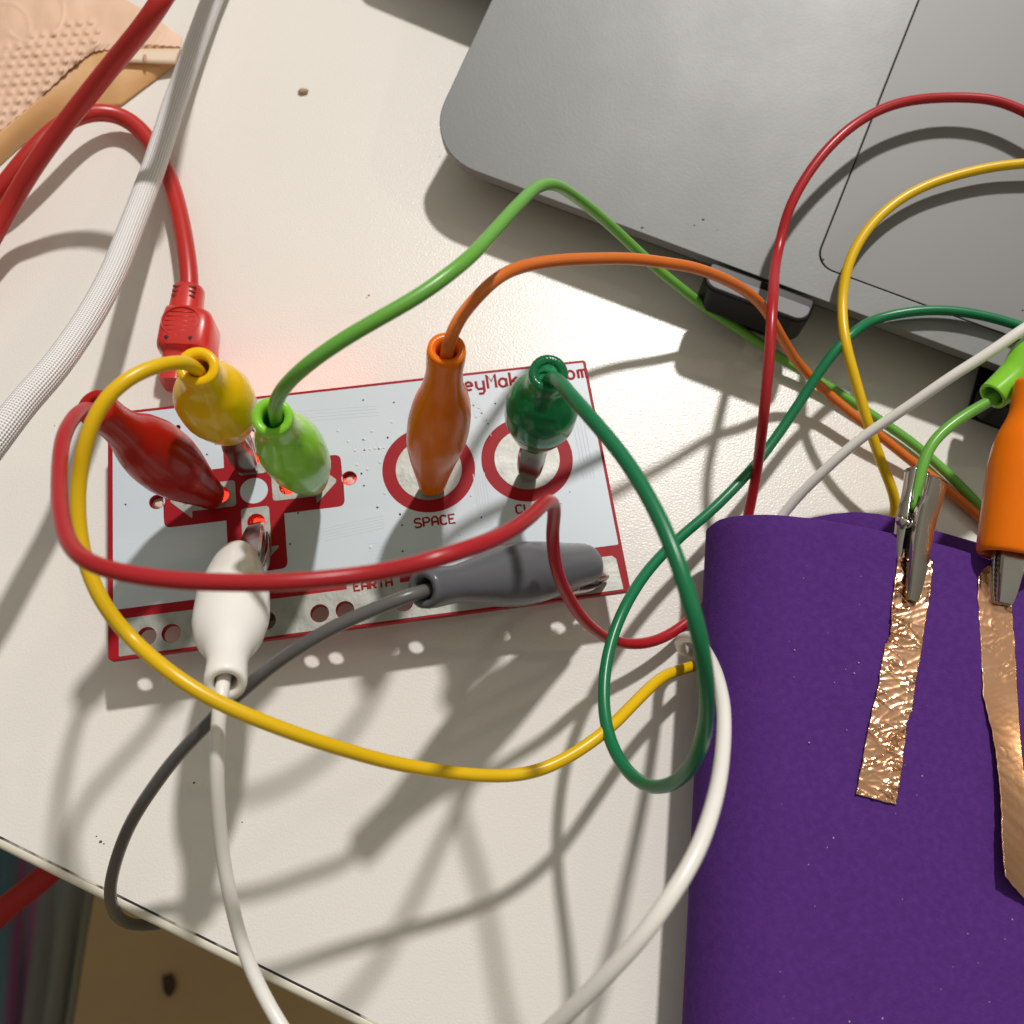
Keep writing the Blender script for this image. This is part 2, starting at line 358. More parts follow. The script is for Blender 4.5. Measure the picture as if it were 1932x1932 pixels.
# ------------------------------------------------------------------ circuit board
HB = 1.05; BW, BH = 9.5, 4.915
def Y(pts): return [(x, -y) for x, y in pts]
bd = thing('circuit_board', 'white and red touch circuit board with arrow pads lying on the table', 'circuit board', (BW/2, -BH/2, 0))
strip_x = (.672, 1.102, 2.37, 2.80, 3.76, 4.22, 5.30, 5.74, 7.0, 7.43, 8.50, 8.948)
strip_holes = [(x, 4.572, .17) for x in strip_x]
led_holes = [(.90, 1.991, .145), (4.527, 1.979, .145), (2.70, .18, .12), (2.70, 3.83, .0)]
pad_holes = [(2.717, 2.642, .165), (2.083, 1.998, .165), (2.69, 1.348, .165), (3.35, 2.0, .165), (3.96, 2.0, .13), (2.79, 3.2, .13), (1.47, 1.99, .13), (2.66, .78, .13),
             (8.005, 2.28, .15), (6.05, 2.32, .15)]
blk_holes = [(1.327, .477, .05), (1.774, .478, .05)]
through = [h for h in strip_holes + led_holes + pad_holes + blk_holes if h[2] > 0]
def holes(lst, grow=0.0): return [Y(arc(x, y, r + grow, n=28)) for x, y, r in lst]
obj('board_core', plate([Y(rrect(0, 0, BW, BH, .06))] + holes(through), HB-.16, HB, None, .008), M['fr4'], bd, smooth=False)
cross = fillet([(2.17, .36), (3.25, .36), (3.25, 1.455), (4.40, 1.455), (4.40, 2.54), (3.25, 2.54), (3.25, 3.63), (2.17, 3.63), (2.17, 2.54), (1.02, 2.54), (1.02, 1.455), (2.17, 1.455)],
               [.14, .14, 0, .14, .14, 0, .14, .14, 0, .14, .14, 0])
R1, R2 = (6.063, 1.990), (7.990, 2.022); RO, RI = .898, .638
obj('white_print', plate([Y(rrect(.085, .055, 9.445, 4.04 - .04, .03)), Y(cross), Y(arc(*R1, RO, n=72)), Y(arc(*R2, RO, n=72))] + holes(led_holes[:2] + blk_holes, .004), HB-.01, HB+.006), M['silk'], bd, smooth=False)
obj('white_dot', plate([Y(arc(2.712, 2.0, .262, n=40))], HB-.01, HB+.006), M['silk'], bd, smooth=False)
for c, hh in ((R1, pad_holes[9]), (R2, pad_holes[8])):
    obj('round_pad', plate([Y(arc(*c, RI, n=72))] + holes([hh], .004), HB-.01, HB+.009, None, .003), M['tin'], bd, smooth=False)
# arrow pads: drawn pointing down from the centre, then turned
arrow = fillet([(-.262, .345), (.262, .345), (.262, 1.165), (.415, 1.165), (0.03, 1.56), (-.03, 1.56), (-.415, 1.165), (-.262, 1.165)], [.07, .07, 0, .02, .02, .02, .02, 0])
for k in range(4):
    a = k * math.pi/2; ca, sa = math.cos(a), math.sin(a)
    pts = [(2.71 + x*ca - y*sa, 2.0 + x*sa + y*ca) for x, y in arrow]
    hs = [h for h in pad_holes[:8] if (k == 0 and h[1] > 2.5) or (k == 1 and h[0] < 2.3) or (k == 2 and h[1] < 1.5) or (k == 3 and h[0] > 3.2)]
    obj('arrow_pad', plate([Y(pts)] + holes(hs, .004), HB-.01, HB+.009, None, .003), M['tin'], bd, smooth=False)
tab = fillet([(.185, 4.188), (4.29, 4.188), (4.29, 4.035), (5.27, 4.035), (5.27, 4.19), (9.28, 4.206), (9.345, 4.27), (9.375, 4.875), (.185, 4.875)], 0.02)
obj('earth_pad', plate([Y(tab)] + holes(strip_holes, .004), HB-.01, HB+.009, None, .003), M['tin'], bd, smooth=False)
# lettering: strokes of a plotter face, x right, y up, unit = letter height
def ell(cx, cy, rx, ry, a0, a1, n=12): return [(cx + rx*math.cos(math.radians(a0+(a1-a0)*i/n)), cy + ry*math.sin(math.radians(a0+(a1-a0)*i/n))) for i in range(n+1)]
F = {
 'M': [[(0, 0), (0, 1), (.33, .5), (.66, 1), (.66, 0)]], 'a': [ell(.3, .31, .3, .31, 0, 360, 16), [(.6, .62), (.6, 0)]], 'k': [[(0, 1), (0, 0)], [(.55, .62), (0, .25)], [(.2, .38), (.58, 0)]],
 'e': [[(.02, .33), (.6, .33)] + ell(.31, .32, .29, .3, 0, 310, 14)], 'y': [[(0, .62), (0, .2), (.12, .03), (.5, .03), (.6, .1)], [(.6, .62), (.6, -.18), (.46, -.33), (.12, -.33)]],
 '.': [[(.25, .0), (.3, .02)]], 'c': [ell(.32, .31, .3, .3, 50, 310, 12)], 'o': [ell(.3, .31, .3, .31, 0, 360, 16)], 'm': [[(0, 0), (0, .62)], [(0, .45), (.12, .6), (.26, .6), (.32, .5), (.32, 0)], [(.32, .5), (.42, .6), (.56, .6), (.64, .48), (.64, 0)]],
 'S': [[(.6, .85), (.48, 1), (.14, 1), (0, .86), (0, .66), (.12, .53), (.48, .47), (.6, .34), (.6, .14), (.48, 0), (.12, 0), (0, .14)]], 'P': [[(0, 0), (0, 1), (.45, 1), (.6, .86), (.6, .6), (.45, .46), (0, .46)]],
 'A': [[(0, 0), (0, .75), (.2, 1), (.42, 1), (.6, .75), (.6, 0)], [(0, .4), (.6, .4)]], 'C': [[(.6, .84), (.46, 1), (.16, 1), (0, .82), (0, .18), (.16, 0), (.46, 0), (.6, .16)]], 'E': [[(.6, 1), (0, 1), (0, 0), (.6, 0)], [(0, .52), (.45, .52)]],
 'L': [[(0, 1), (0, 0), (.58, 0)]], 'I': [[(.3, 0), (.3, 1)]], 'K': [[(0, 1), (0, 0)], [(.58, 1), (0, .42)], [(.18, .58), (.6, 0)]], 'R': [[(0, 0), (0, 1), (.45, 1), (.6, .86), (.6, .62), (.45, .48), (0, .48)], [(.3, .48), (.6, 0)]],
 'T': [[(0, 1), (.64, 1)], [(.32, 1), (.32, 0)]], 'H': [[(0, 0), (0, 1)], [(.6, 0), (.6, 1)], [(0, .5), (.6, .5)]]}
def word(txt, x, y, pitch, h, wd, r, z, ang=0.0):
    parts = []
    ca, sa = math.cos(ang), math.sin(ang)
    for i, ch in enumerate(txt):
        for s in F[ch]:
            pts = []
            for a, b in s:
                dx, dy = i*pitch + a*wd/.62, b*h
                pts.append(V((x + dx*ca - dy*sa, -y + dx*sa + dy*ca, z)))
            parts.append(tube(pts, r, 8, .35)[:2])
    return join(*parts)
obj('lettering', word('MakeyMakey.com', 6.99 - 3*.232, .395, .2315, .30, .155, .027, HB+.010), M['fr4'], bd, smooth=False)
obj('lettering', word('SPACE', 5.672, 3.155, .163, .175, .118, .020, HB+.009), M['fr4'], bd, smooth=False)
obj('lettering', word('CLICK', 7.622, 3.125, .163, .165, .118, .020, HB+.009), M['fr4'], bd, smooth=False)
obj('lettering', word('EARTH', 4.425, 4.235, .148, .165, .108, .021, HB+.013), M['fr4'], bd, smooth=False)
# vias: little solder bumps and drilled dots among raised traces
def z2(x, y):
    p = at(434.4 + x*.19842, 766.7 + y*.19842, HB); return (p.x, -p.y)
def z5(x, y):
    p = at(638.9 + x*.33068, 575 + y*.33068, HB); return (p.x, -p.y)
bright = [z2(*p) for p in ((1025, 235), (1345, 238), (1275, 312), (1120, 335), (1187, 422), (1330, 410), (1378, 402), (1425, 400), (1205, 558), (1302, 598), (1408, 950), (1335, 1335), (1460, 395), (1470, 830), (1535, 150))] + \
         [z5(*p) for p in ((745, 530), (772, 570), (800, 590), (785, 640), (835, 660), (755, 1090), (150, 770), (190, 722), (1320, 1065), (1270, 1132), (695, 1310), (590, 1362), (180, 1385), (165, 940), (235, 900), (700, 1270))]
dark = [z2(*p) for p in ((803, 222), (1265, 318), (1497, 297), (1275, 418), (1410, 405), (1248, 640), (1398, 962), (1272, 756), (1615, 1030), (1330, 1340), (1640, 1378), (1635, 1130), (645, 1015), (570, 1310))] + \
       [z5(*p) for p in ((140, 545), (315, 558), (893, 565), (853, 680), (815, 620), (768, 575), (840, 660), (815, 1213), (280, 760), (130, 965), (222, 1157), (365, 1407), (350, 1195))] + [(2.02, .62), (2.04, .93), (1.86, 1.13), (.32, 1.97)]
def dome(x, y, r, h): return lump((x, -y, HB+.006), (r, r, h), 1)
o = obj('via', join(*[dome(x, y, .024, .014) for x, y in bright]), M['via'], bd); o['kind'] = 'stuff'
o = obj('drill_hole', join(*[plate([Y(arc(x, y, .019, n=12))], HB+.004, HB+.0075) for x, y in dark]), M['hole'], bd, smooth=False); o['kind'] = 'stuff'
tr = []
def trace(*p): tr.append(tube([V((x, -y, HB+.0035)) for x, y in p], .0085, 6, .6)[:2])
for k in range(7): x = 4.66 + k*.078; trace((x, 1.27 + .02*(k % 3)), (x + .005, 1.62 + .04*(k % 2)))
for k in range(5): trace((3.32, 2.78 + k*.055), (3.52 + .1*k, 2.98 + k*.052), (5.1, 2.83 + k*.06))
for k in range(4): trace((3.55, .42 + k*.075), (5.2, .50 + k*.07))
for k in range(4): trace((7.05, .62 + k*.10), (7.22 + .04*k, .74 + k*.11), (7.24 + .04*k, 1.15 + .1*k))
for k in range(4): trace((6.92, 1.28 + k*.07), (7.10, 1.40 + k*.075))
for k in range(5): trace((6.9 + k*.055, 2.2), (6.9 + k*.055, 3.4))
for k in range(4): trace((9.02 + k*.07, .8), (9.02 + k*.07, 2.6))
for k in range(6): trace((4.75, 3.35 + k*.075), (6.5 - .2*k, 3.42 + k*.075))
for k in range(3): trace((6.55 + .06*k, 3.30), (6.66 + .06*k, 3.42 + .03*k)); trace((.3, 2.75 + .3*k), (1.9, 2.85 + .3*k))
o = obj('trace', join(*tr), M['silk'], bd, smooth=False); o['kind'] = 'stuff'
# what sits on the underside: sockets, chips and the LEDs that shine up through the holes
for x, y, sx_, sy_, h in ((1.55, .35, 1.0, .9, .45), (6.6, .9, .7, .7, .16), (2.1, 4.3, 1.6, .5, .86), (6.9, 4.25, 1.2, .5, .86), (4.9, .75, 2.6, .5, .86)):
    obj('component', box((x, -y, HB-.162-h/2), sx_, sy_, h), M['chip'], bd, smooth=False)
for x, y, r in pad_holes[:4] + led_holes[:2]:
    hb = obj('led', lump((x + .03, -y + .01, HB-.17), (.13, .12, .06), x), M['ledbody'] if (x, y, r) in led_holes[:2] else M['led'], bd)
for x, y in ((2.5, .30), (3.3, .34), (4.1, .40)):
    obj('status_led', box((x, -y, HB-.26), .16, .10, .12), M['led_glow'], bd, smooth=False)
# rim of light round the right-hand LED hole, added as small glowing lumps
for x in (4.43, 4.65): obj('led', lump((x, -2.0, HB-.13), (.035, .07, .05), 2), M['led'], bd)

# ------------------------------------------------------------------ clips
def frame_of(tail, tip, roll=0.0):
    x = (tip - tail).normalized(); y = V((0, 0, 1)).cross(x)
    y = y.normalized() if y.length > 1e-3 else V((1, 0, 0))
    z = x.cross(y); a = math.radians(roll)
    y2 = y*math.cos(a) + z*math.sin(a); z2_ = x.cross(y2)
    m = Matrix((x, y2, z2_)).transposed().to_4x4(); m.translation = tip
    return m                                                          # origin at the tip, -x runs back to the tail

def interp(tbl, x):
    """smooth curve through the rows of a table (cubic, no ripples)"""
    n = len(tbl)
    if x <= tbl[0][0]: return list(tbl[0][1:])
    if x >= tbl[-1][0]: return list(tbl[-1][1:])
    def slope(i, k):
        if i == 0: return (tbl[1][k]-tbl[0][k])/(tbl[1][0]-tbl[0][0])
        if i == n-1: return (tbl[-1][k]-tbl[-2][k])/(tbl[-1][0]-tbl[-2][0])
        a = (tbl[i][k]-tbl[i-1][k])/(tbl[i][0]-tbl[i-1][0]); b = (tbl[i+1][k]-tbl[i][k])/(tbl[i+1][0]-tbl[i][0])
        return 0.0 if a*b <= 0 else 2*a*b/(a+b)
    for i in range(n-1):
        if x <= tbl[i+1][0]:
            h = tbl[i+1][0]-tbl[i][0]; t = (x-tbl[i][0])/h; out = []
            for k in range(1, len(tbl[0])):
                out.append((2*t**3-3*t*t+1)*tbl[i][k] + (t**3-2*t*t+t)*h*slope(i, k) + (3*t*t-2*t**3)*tbl[i+1][k] + (t**3-t*t)*h*slope(i+1, k))
            return out

def jaw(sign, Ln, opening, width=1.0, lever=False, slim=False):
    """stamped steel channel, tip at x=0; U section open towards the other jaw, toothed rim near the tip"""
    # x, half width, web height, rim height
    T = [(-2.9, .17, .27, .02), (-2.35, .19, .27, .03), (-1.75, .25, .27, -.02), (-1.3, .25, .24, .0), (-.7, .19, .185, .03), (-.2, .145, .115, .01), (0.0, .12, .075, -.005)]
    if lever: T = [(-2.55, .20, .50, .42), (-2.2, .21, .44, .34), (-1.75, .205, .32, .10), (-1.3, .195, .26, .0), (-.7, .175, .195, .03), (-.2, .135, .12, .01), (0.0, .11, .08, -.005)]
    if slim: T = [(-2.0, .16, .15, .02), (-1.3, .23, .18, .0), (-.7, .21, .17, .03), (-.2, .165, .12, .01), (0.0, .13, .075, -.005)]
    x0 = T[0][0]; N = 46; vs = []; fs = []
    for i in range(N):
        x = x0 * (1 - i/(N-1)); hw, web, rim = interp(T, x); hw *= width
        if x > -1.0: rim += (.015 if i % 2 else -.01)
        rim = min(rim, web - .02)
        o = opening * (1 + x/1.5)
        for (y, z) in ((-hw, rim), (-hw, web-.03), (-hw*.86, web), (0, web+.006), (hw*.86, web), (hw, web-.03), (hw, rim)):
            vs.append(V((x*Ln, y, sign*(z*.98 + o))))
    for i in range(N-1):
        for k in range(6): a = i*7+k; fs.append((a, a+1, a+8, a+7))
    # closed nose
    b = (N-1)*7; fs.append(tuple(b + k for k in range(7)))
    return vs, fs

def metal_clip(parent, Fm, Ln=1.0, opening=0.03, bare=False):
    def tf(vf): return [Fm @ v for v in vf[0]], vf[1]
    lo = obj('metal_clip', tf(jaw(-1, Ln, opening, .85 if bare else 1.0, False, not bare)), M['nickel'], parent, solid=.045, sharp=40)
    obj('upper_jaw', tf(jaw(1, Ln, opening, .82 if bare else .92, True, not bare)), M['nickel'], lo, solid=.045, sharp=40)
    xp = -1.6*Ln
    if bare:
        rv = tube([Fm @ V((xp, -.31, 0)), Fm @ V((xp, .31, 0))], .055, 12)[:2]
        b1 = lump(Fm @ V((xp, .31, 0)), (.10, .10, .10), 9); b2 = lump(Fm @ V((xp, -.31, 0)), (.10, .10, .10), 9)
        obj('rivet', join(rv, b1, b2), M['nickel'], lo)
        sp = [Fm @ V((xp + .1*math.cos(a), -.2 + .4*a/(2*math.pi*5), .1*math.sin(a))) for a in [k*.35 for k in range(90)]]
        sp += [Fm @ V((xp - .25, .2, .2)), Fm @ V((xp - .6, .2, .34))]
        obj('spring', tube(sp, .02, 6)[:2], M['nickel'], lo)
        # tail folded round the wire
        cr_ = []
        for x in [(-2.9 + .1*k)*Ln for k in range(9)]:
            cr_.append([Fm @ V((x, .17*math.cos(a), -.13 + .17*math.sin(a))) for a in [math.radians(110 + 320*i/12) for i in range(13)]])
        vs = [p for r_ in cr_ for p in r_]; fs = [(i*13+k, i*13+k+1, i*13+k+14, i*13+k+13) for i in range(8) for k in range(12)]
        obj('crimp', (vs, fs), M['nickel'], lo, solid=.03)
    return lo

BOOT = [(0, .285, .285), (.03, .30, .30), (.12, .29, .285), (.20, .32, .305), (.34, .50, .415), (.45, .575, .46), (.55, .585, .47), (.66, .54, .43), (.80, .43, .33), (.93, .315, .265), (.98, .28, .245), (1.0, .25, .22)]
ROUND = [(0, .285, .285), (.03, .30, .30), (.13, .29, .29), (.20, .33, .325), (.32, .52, .48), (.45, .60, .54), (.60, .595, .53), (.74, .52, .46), (.86, .43, .38), (.94, .36, .31), (.985, .28, .24), (1.0, .2, .17)]
BLUNT = [(0, .26, .26), (.03, .28, .28), (.14, .27, .27), (.26, .33, .33), (.42, .46, .45), (.54, .51, .48), (.66, .49, .45), (.85, .41, .37), (.95, .375, .335), (.985, .35, .31), (1.0, .29, .25)]
def boot(Fm, total, length, tbl=BOOT, off=0.0, scale=1.0):
    """flared vinyl sleeve, double walled; starts at the tail (x = -total) and is `length` long"""
    N = 44; S = 28; vs = []; fs = []; rings = []
    for i in range(N+1):
        s = i/N; ry, rz = interp(tbl, s); rings.append((-total + off + s*length, ry*scale, rz*scale))
    inner = []
    for i, (x, ry, rz) in enumerate(rings):
        f = min(1, i/N/.14); d = .085 if i not in (0, N) else .05
        iy, iz = ry - d, rz - d
        if f < 1: iy, iz = .155 + (iy - .155)*f**2, .155 + (iz - .155)*f**2
        inner.append((x + (.02 if i == 0 else 0), iy + (.03 if i == 0 else 0), iz + (.03 if i == 0 else 0)))
    allr = rings + inner[::-1]
    for (x, ry, rz) in allr:
        for k in range(S):
            a = 2*math.pi*k/S; vs.append(Fm @ V((x, ry*math.cos(a), rz*math.sin(a))))
    n = len(allr)
    for i in range(n):
        for k in range(S):
            a = i*S + k; b = i*S + (k+1) % S; c = ((i+1) % n)*S + (k+1) % S; d = ((i+1) % n)*S + k; fs.append((a, b, c, d))
    return vs, fs

RC = .102
def pts_of(lst):
    out = []
    for p in lst:
        if p[0] == 'L': out.append(lap(p[1], p[2], p[3]))
        else: out.append(at(*p))
    return out
LEADS = 'alligator clip test leads wired to the board'
def lead(color, label, tip, tail, frac, route, roll=0, bootlen=None, boot_tip=None, tbl=BOOT, fat=1.0, opening=.03, Lmetal=1.0):
    T, P = at(*tip), at(*tail)
    t = thing('alligator_lead', label, 'clip lead', (T.x, T.y, HB if T.z > .9 else T.z), LEADS)
    Fm = frame_of(P, T, roll); total = (T - P).length
    metal_clip(t, Fm, Lmetal, opening)
    if boot_tip: B = at(*boot_tip); Fb = frame_of(P, B, roll); tb_ = (B - P).length
    else: Fb, tb_ = Fm, total
    obj('clip_sleeve', boot(Fb, tb_, tb_*frac, tbl, 0.0, fat), M['s_' + color], t)
    d = (P - (at(*boot_tip) if boot_tip else T)).normalized()
    path = [P - d*1.3, P - d*.5] + pts_of(route)
    vs, fs, uv = tube(spline(path), RC)
    obj('cord', (vs, fs), M['c_' + color], t)
    return t

lead('red', 'red clip lead looping over the board from the left arrow pad', (408, 941, 1.08), (178, 768, 5.0), .97,
     [(166, 768, 5.25), (142, 783, 5.7), (122, 818, 6.1), (112, 880, 6.5), (114, 955, 7.0), (134, 1030, 7.5), (195, 1074, 7.9), (300, 1094, 7.95), (430, 1101, 7.95), (560, 1099, 7.95), (700, 1081, 7.8), (820, 1055, 7.9), (920, 1021, 7.5), (990, 982, 6.7), (1026, 950, 6.0), (1041, 944, 5.6), (1047, 960, 5.2),
      (1043, 1010, 4.45), (1050, 1070, 3.9), (1075, 1130, 3.1), (1110, 1178, 2.25), (1160, 1211, 1.2), (1215, 1215, .75), (1270, 1193, .5), (1318, 1152, .38), (1370, 1100, .3), (1400, 1020, .3), (1413, 970, .55), (1428, 880, 1.2), (1441, 780, 2.35), (1450, 680, 2.85), (1457, 590, 3.0),
      ('L', 1468, 470, .75), ('L', 1490, 390, .85), ('L', 1535, 310, .9), ('L', 1600, 242, .85), ('L', 1690, 196, .65), ('L', 1790, 184, .5), ('L', 1880, 190, .5), ('L', 1932, 210, .5), ('L', 2050, 290, .5), ('L', 2150, 420, .5)], roll=20)
lead('yellow', 'yellow clip lead with its bulbous sleeve on the up arrow pad', (470, 880, 1.0), (372, 690, 5.6), .59,
     [(350, 684, 5.95), (300, 689, 6.3), (240, 715, 6.5), (190, 765, 6.5), (162, 830, 6.35), (149, 900, 6.1), (148, 980, 5.9), (160, 1060, 5.7), (195, 1140, 5.5), (242, 1200, 5.2), (310, 1262, 5.3), (400, 1320, 5.2), (500, 1364, 4.95), (600, 1398, 4.55), (750, 1440, 3.72), (900, 1463, 3.1), (1000, 1458, 2.8),
      (1080, 1425, 2.7), (1150, 1375, 2.55), (1200, 1322, 2.1), (1250, 1277, 1.5), (1308, 1257, .7), (1370, 1240, .3), (1600, 1100, .2), (1684, 985, .25), (1689, 945, .6), (1664, 875, 1.0), (1638, 800, 1.35), (1613, 715, 1.65), (1594, 640, 1.8), ('L', 1589, 570, .4), ('L', 1600, 500, .4), ('L', 1632, 440, .38), ('L', 1692, 380, .35), ('L', 1770, 341, .32),
      ('L', 1850, 319, .32), ('L', 1932, 309, .34), ('L', 2050, 305, .4), ('L', 2150, 330, .4)], roll=30, opening=.05, tbl=ROUND, fat=1.04)
lead('grey', 'grey clip lead on the earth strip with its cord over the table edge', (1135, 1086, 1.12), (797, 1112, 4.85), 1.0,
     [(770, 1122, 4.95), (720, 1142, 4.9), (650, 1173, 4.85), (580, 1212, 4.7), (520, 1252, 4.45), (472, 1292, 4.15), (432, 1326, 3.9), (390, 1368, 3.65), (330, 1432, 3.1), (280, 1497, 2.55), (241, 1562, 1.9), (217, 1630, 1.2), (208, 1680, .6), (214, 1720, -.1), (240, 1742, -.9), (290, 1745, -1.8), (370, 1730, -3.5), (480, 1740, -6), (520, 1750, -12)], roll=-15, fat=1.06, boot_tip=(1112, 1062, 1.62), tbl=BLUNT)
lead('white', 'white clip lead on the down arrow pad looping under the purple foam', (488, 1000, 1.05), (425, 1292, 4.6), 1.0,
     [(419, 1312, 4.65), (412, 1380, 4.55), (408, 1450, 4.35), (412, 1540, 3.9), (422, 1620, 3.45), (436, 1700, 3.1), (462, 1800, 2.7), (508, 1900, 2.6), (570, 1990, 2.8), (720, 2070, 3.6), (900, 2060, 4.6), (1020, 1958, 5.4), (1065, 1918, 5.7), (1150, 1832, 6.2), (1240, 1727, 6.5), (1308, 1620, 6.4), (1348, 1510, 6.0),
      (1364, 1420, 5.3), (1366, 1340, 4.6), (1354, 1280, 3.8), (1332, 1228, 2.7), (1306, 1200, 1.7), (1284, 1204, 1.1), (1279, 1218, .7), (1300, 1236, .35), (1370, 1220, .2), (1440, 1030, .2), (1480, 968, .5), (1550, 892, 1.1), (1620, 831, 1.6), (1700, 776, 2.1), (1780, 722, 2.6), (1860, 670, 3.0), (1932, 620, 3.3), (2030, 560, 3.5), (2150, 500, 3.5)], roll=-10, opening=.07, boot_tip=(447, 1040, 1.9), tbl=ROUND)
lead('green', 'dark green clip lead with a clear green sleeve on the click pad', (998, 893, 1.05), (1035, 702, 5.6), .62,
     [(1044, 712, 5.85), (1066, 735, 6.3), (1112, 785, 6.75), (1180, 870, 7.05), (1240, 970, 7.35), (1284, 1080, 7.5), (1314, 1180, 7.4), (1331, 1280, 6.9), (1332, 1370, 6.0), (1308, 1440, 5.3), (1270, 1478, 4.45), (1230, 1484, 3.8), (1190, 1462, 3.2), (1156, 1408, 2.75), (1140, 1330, 2.45), (1147, 1240, 2.25), (1172, 1160, 2.1), (1216, 1086, 1.7),
      (1280, 1017, 1.35), (1340, 965, 1.15), (1410, 893, 1.05), (1460, 830, 1.1), (1510, 755, 1.3), (1560, 680, 1.6), (1602, 635, 1.75), ('L', 1650, 603, .24), ('L', 1740, 586, .22), ('L', 1830, 591, .22), ('L', 1932, 618, .25), ('L', 2050, 665, .3), ('L', 2150, 720, .3)], roll=20, opening=.05, tbl=ROUND)

# the two leads whose far ends bite the purple foam as well
t_lime = lead('lime', 'light green clip lead from the right arrow pad to the first copper strip', (592, 918, 1.05), (513, 785, 5.6), .90,
     [(519, 765, 6.0), (536, 730, 6.6), (576, 690, 7.0), (640, 645, 7.2), (720, 598, 7.3), (800, 552, 7.3), (870, 500, 7.2), (930, 440, 6.6), (980, 383, 5.9), (1010, 356, 5.4), (1042, 348, 4.9), (1090, 374, 3.95), (1150, 425, 2.95), (1220, 490, 2.05), (1280, 540, 1.45), (1340, 586, .85), (1400, 625, .55), (1480, 680, .35), (1560, 727, .25), (1650, 786, .22),
      (1730, 842, .2), (1800, 905, .2), (1850, 955, .2), (1930, 1035, .2), (2060, 1100, .3), (2160, 1000, .8), (2170, 820, 2), (2110, 640, 2.8), (2010, 655, 2.9), (1932, 705, 2.85), (1880, 750, 2.8), (1820, 785, 2.8), (1772, 822, 2.75), (1750, 850, 2.72), (1738, 888, 2.66), (1730, 925, 2.6), (1722, 965, 2.56)], roll=60, tbl=ROUND)
t_orange = lead('orange', 'orange clip lead from the space pad to the second copper strip', (815, 925, 1.0), (843, 657, 5.6), .96,
     [(849, 641, 5.9), (862, 612, 5.95), (890, 572, 5.6), (930, 531, 5.65), (980, 505, 5.4), (1050, 492, 5.2), (1130, 488, 4.95), (1220, 491, 4.55), (1310, 506, 4.0), (1390, 538, 3.25), (1440, 580, 2.45), (1472, 632, 1.8), (1502, 680, 1.1), (1555, 735, .65), (1632, 800, .5), (1720, 870, .3), (1790, 925, .2), (1850, 975, .2), (1950, 1060, .2),
      (2150, 1010, .6), (2210, 820, 1.8), (2130, 620, 3.0), (2020, 600, 3.3), (1965, 660, 3.35), (1948, 725, 3.3), (1938, 790, 3.2)], roll=100)

# ------------------------------------------------------------------ purple foam sheet, folded over at its left side
FA = (at(1343, 1000, 1.25) - at(1300, 1932, 1.25)); FA.z = 0; FA.normalize()   # along the fold, away from the viewer
FBv = V((FA.y, -FA.x, 0)); FO = at(1343, 1000, 1.25)
def top_z(b):
    if b < 1.25: return 1.25 + 1.10*math.sqrt(max(0, 1 - (1 - b/1.25)**2))
    return 2.35 + .12*math.sin((b-1.25)*.55)
def foam(u, v, h=0.0):
    z = 2.3
    for _ in range(12):
        P = at(u, v, z); b = (P - FO).dot(FBv); z = top_z(max(b, 0)) + h
    P = at(u, v, z); d = P - FO
    return P, d.dot(FBv), d.dot(FA)
top_line = sorted([foam(*p)[1:] for p in ((1346, 993), (1362, 983), (1425, 974), (1480, 976), (1541, 982), (1624, 997), (1696, 1013), (1789, 1035), (1868, 1061), (1932, 1082))])
bot_line = sorted([((at(*p, .9) - FO).dot(FBv), (at(*p, .9) - FO).dot(FA)) for p in ((1541, 979), (1591, 974), (1657, 983), (1700, 993), (1749, 1011), (1855, 1041), (1932, 1062))])
def lin(tbl, x):
    if x <= tbl[0][0]: return tbl[0][1]
    for i in range(len(tbl)-1):
        if x <= tbl[i+1][0]: return tbl[i][1] + (tbl[i+1][1]-tbl[i][1])*(x-tbl[i][0])/(tbl[i+1][0]-tbl[i][0])
    s = (tbl[-1][1]-tbl[-3][1])/(tbl[-1][0]-tbl[-3][0]); return tbl[-1][1] + s*(x - tbl[-1][0])
sec = []                                                             # (b, z, line) round the fold, from the lower layer to the upper
for i in range(22): b = 9.5 - i*.39; sec.append((b, .95 if b > 3 else .30 + .65*max(0, (b-1.3)/1.7), lin(bot_line, b) + .10 if b > 1.9 else lin(bot_line, 1.9) + .10 + (lin(top_line, .05) - lin(bot_line, 1.9) - .10)*min(1, (1.9-b)/1.6)))
for i in range(13):
    a = math.radians(-90 - 180*i/12*.5)
    sec.append((1.25 + 1.25*math.cos(a), 1.25 + .95*math.sin(a), lin(top_line, .05)))
for i in range(1, 16): b = .0 + 1.25*(1 - math.cos(math.radians(i*6))); sec.append((b, top_z(b), lin(top_line, b)))
for i in range(1, 26): b = 1.25 + i*.34; sec.append((b, top_z(b), lin(top_line, b)))
vs, fs = [], []; NR = 40
for j in range(NR+1):
    t = (j/NR)**1.0
    for (b, z, e) in sec:
        P = FO + FBv*b + FA*(e + (-13.5 - e)*t); P.z = z + .03*noise.noise(V((b*.5, t*5, z)))
        vs.append(P)
n_ = len(sec)
for j in range(NR):
    for i in range(n_-1): a = j*n_+i; fs.append((a, a+1, a+n_+1, a+n_))
fm = thing('foam_sheet', 'purple craft foam sheet folded over at its left side', 'foam sheet', FO - V((0, 0, 1.25)))
obj('folded_sheet', (vs, fs), M['foam'], fm, solid=.19, bevel=.03, sharp=50)
lints = []
for k in range(70):
    u, v = random.uniform(1320, 1930), random.uniform(1060, 1930)
    P, b, a = foam(u, v, .1)
    if b > 1.0: r = random.choice((.006, .007, .009, .014)); lints.append(lump(P, (r, r, r), k))
o = obj('lint', join(*lints), M['lint'], fm); o['kind'] = 'stuff'

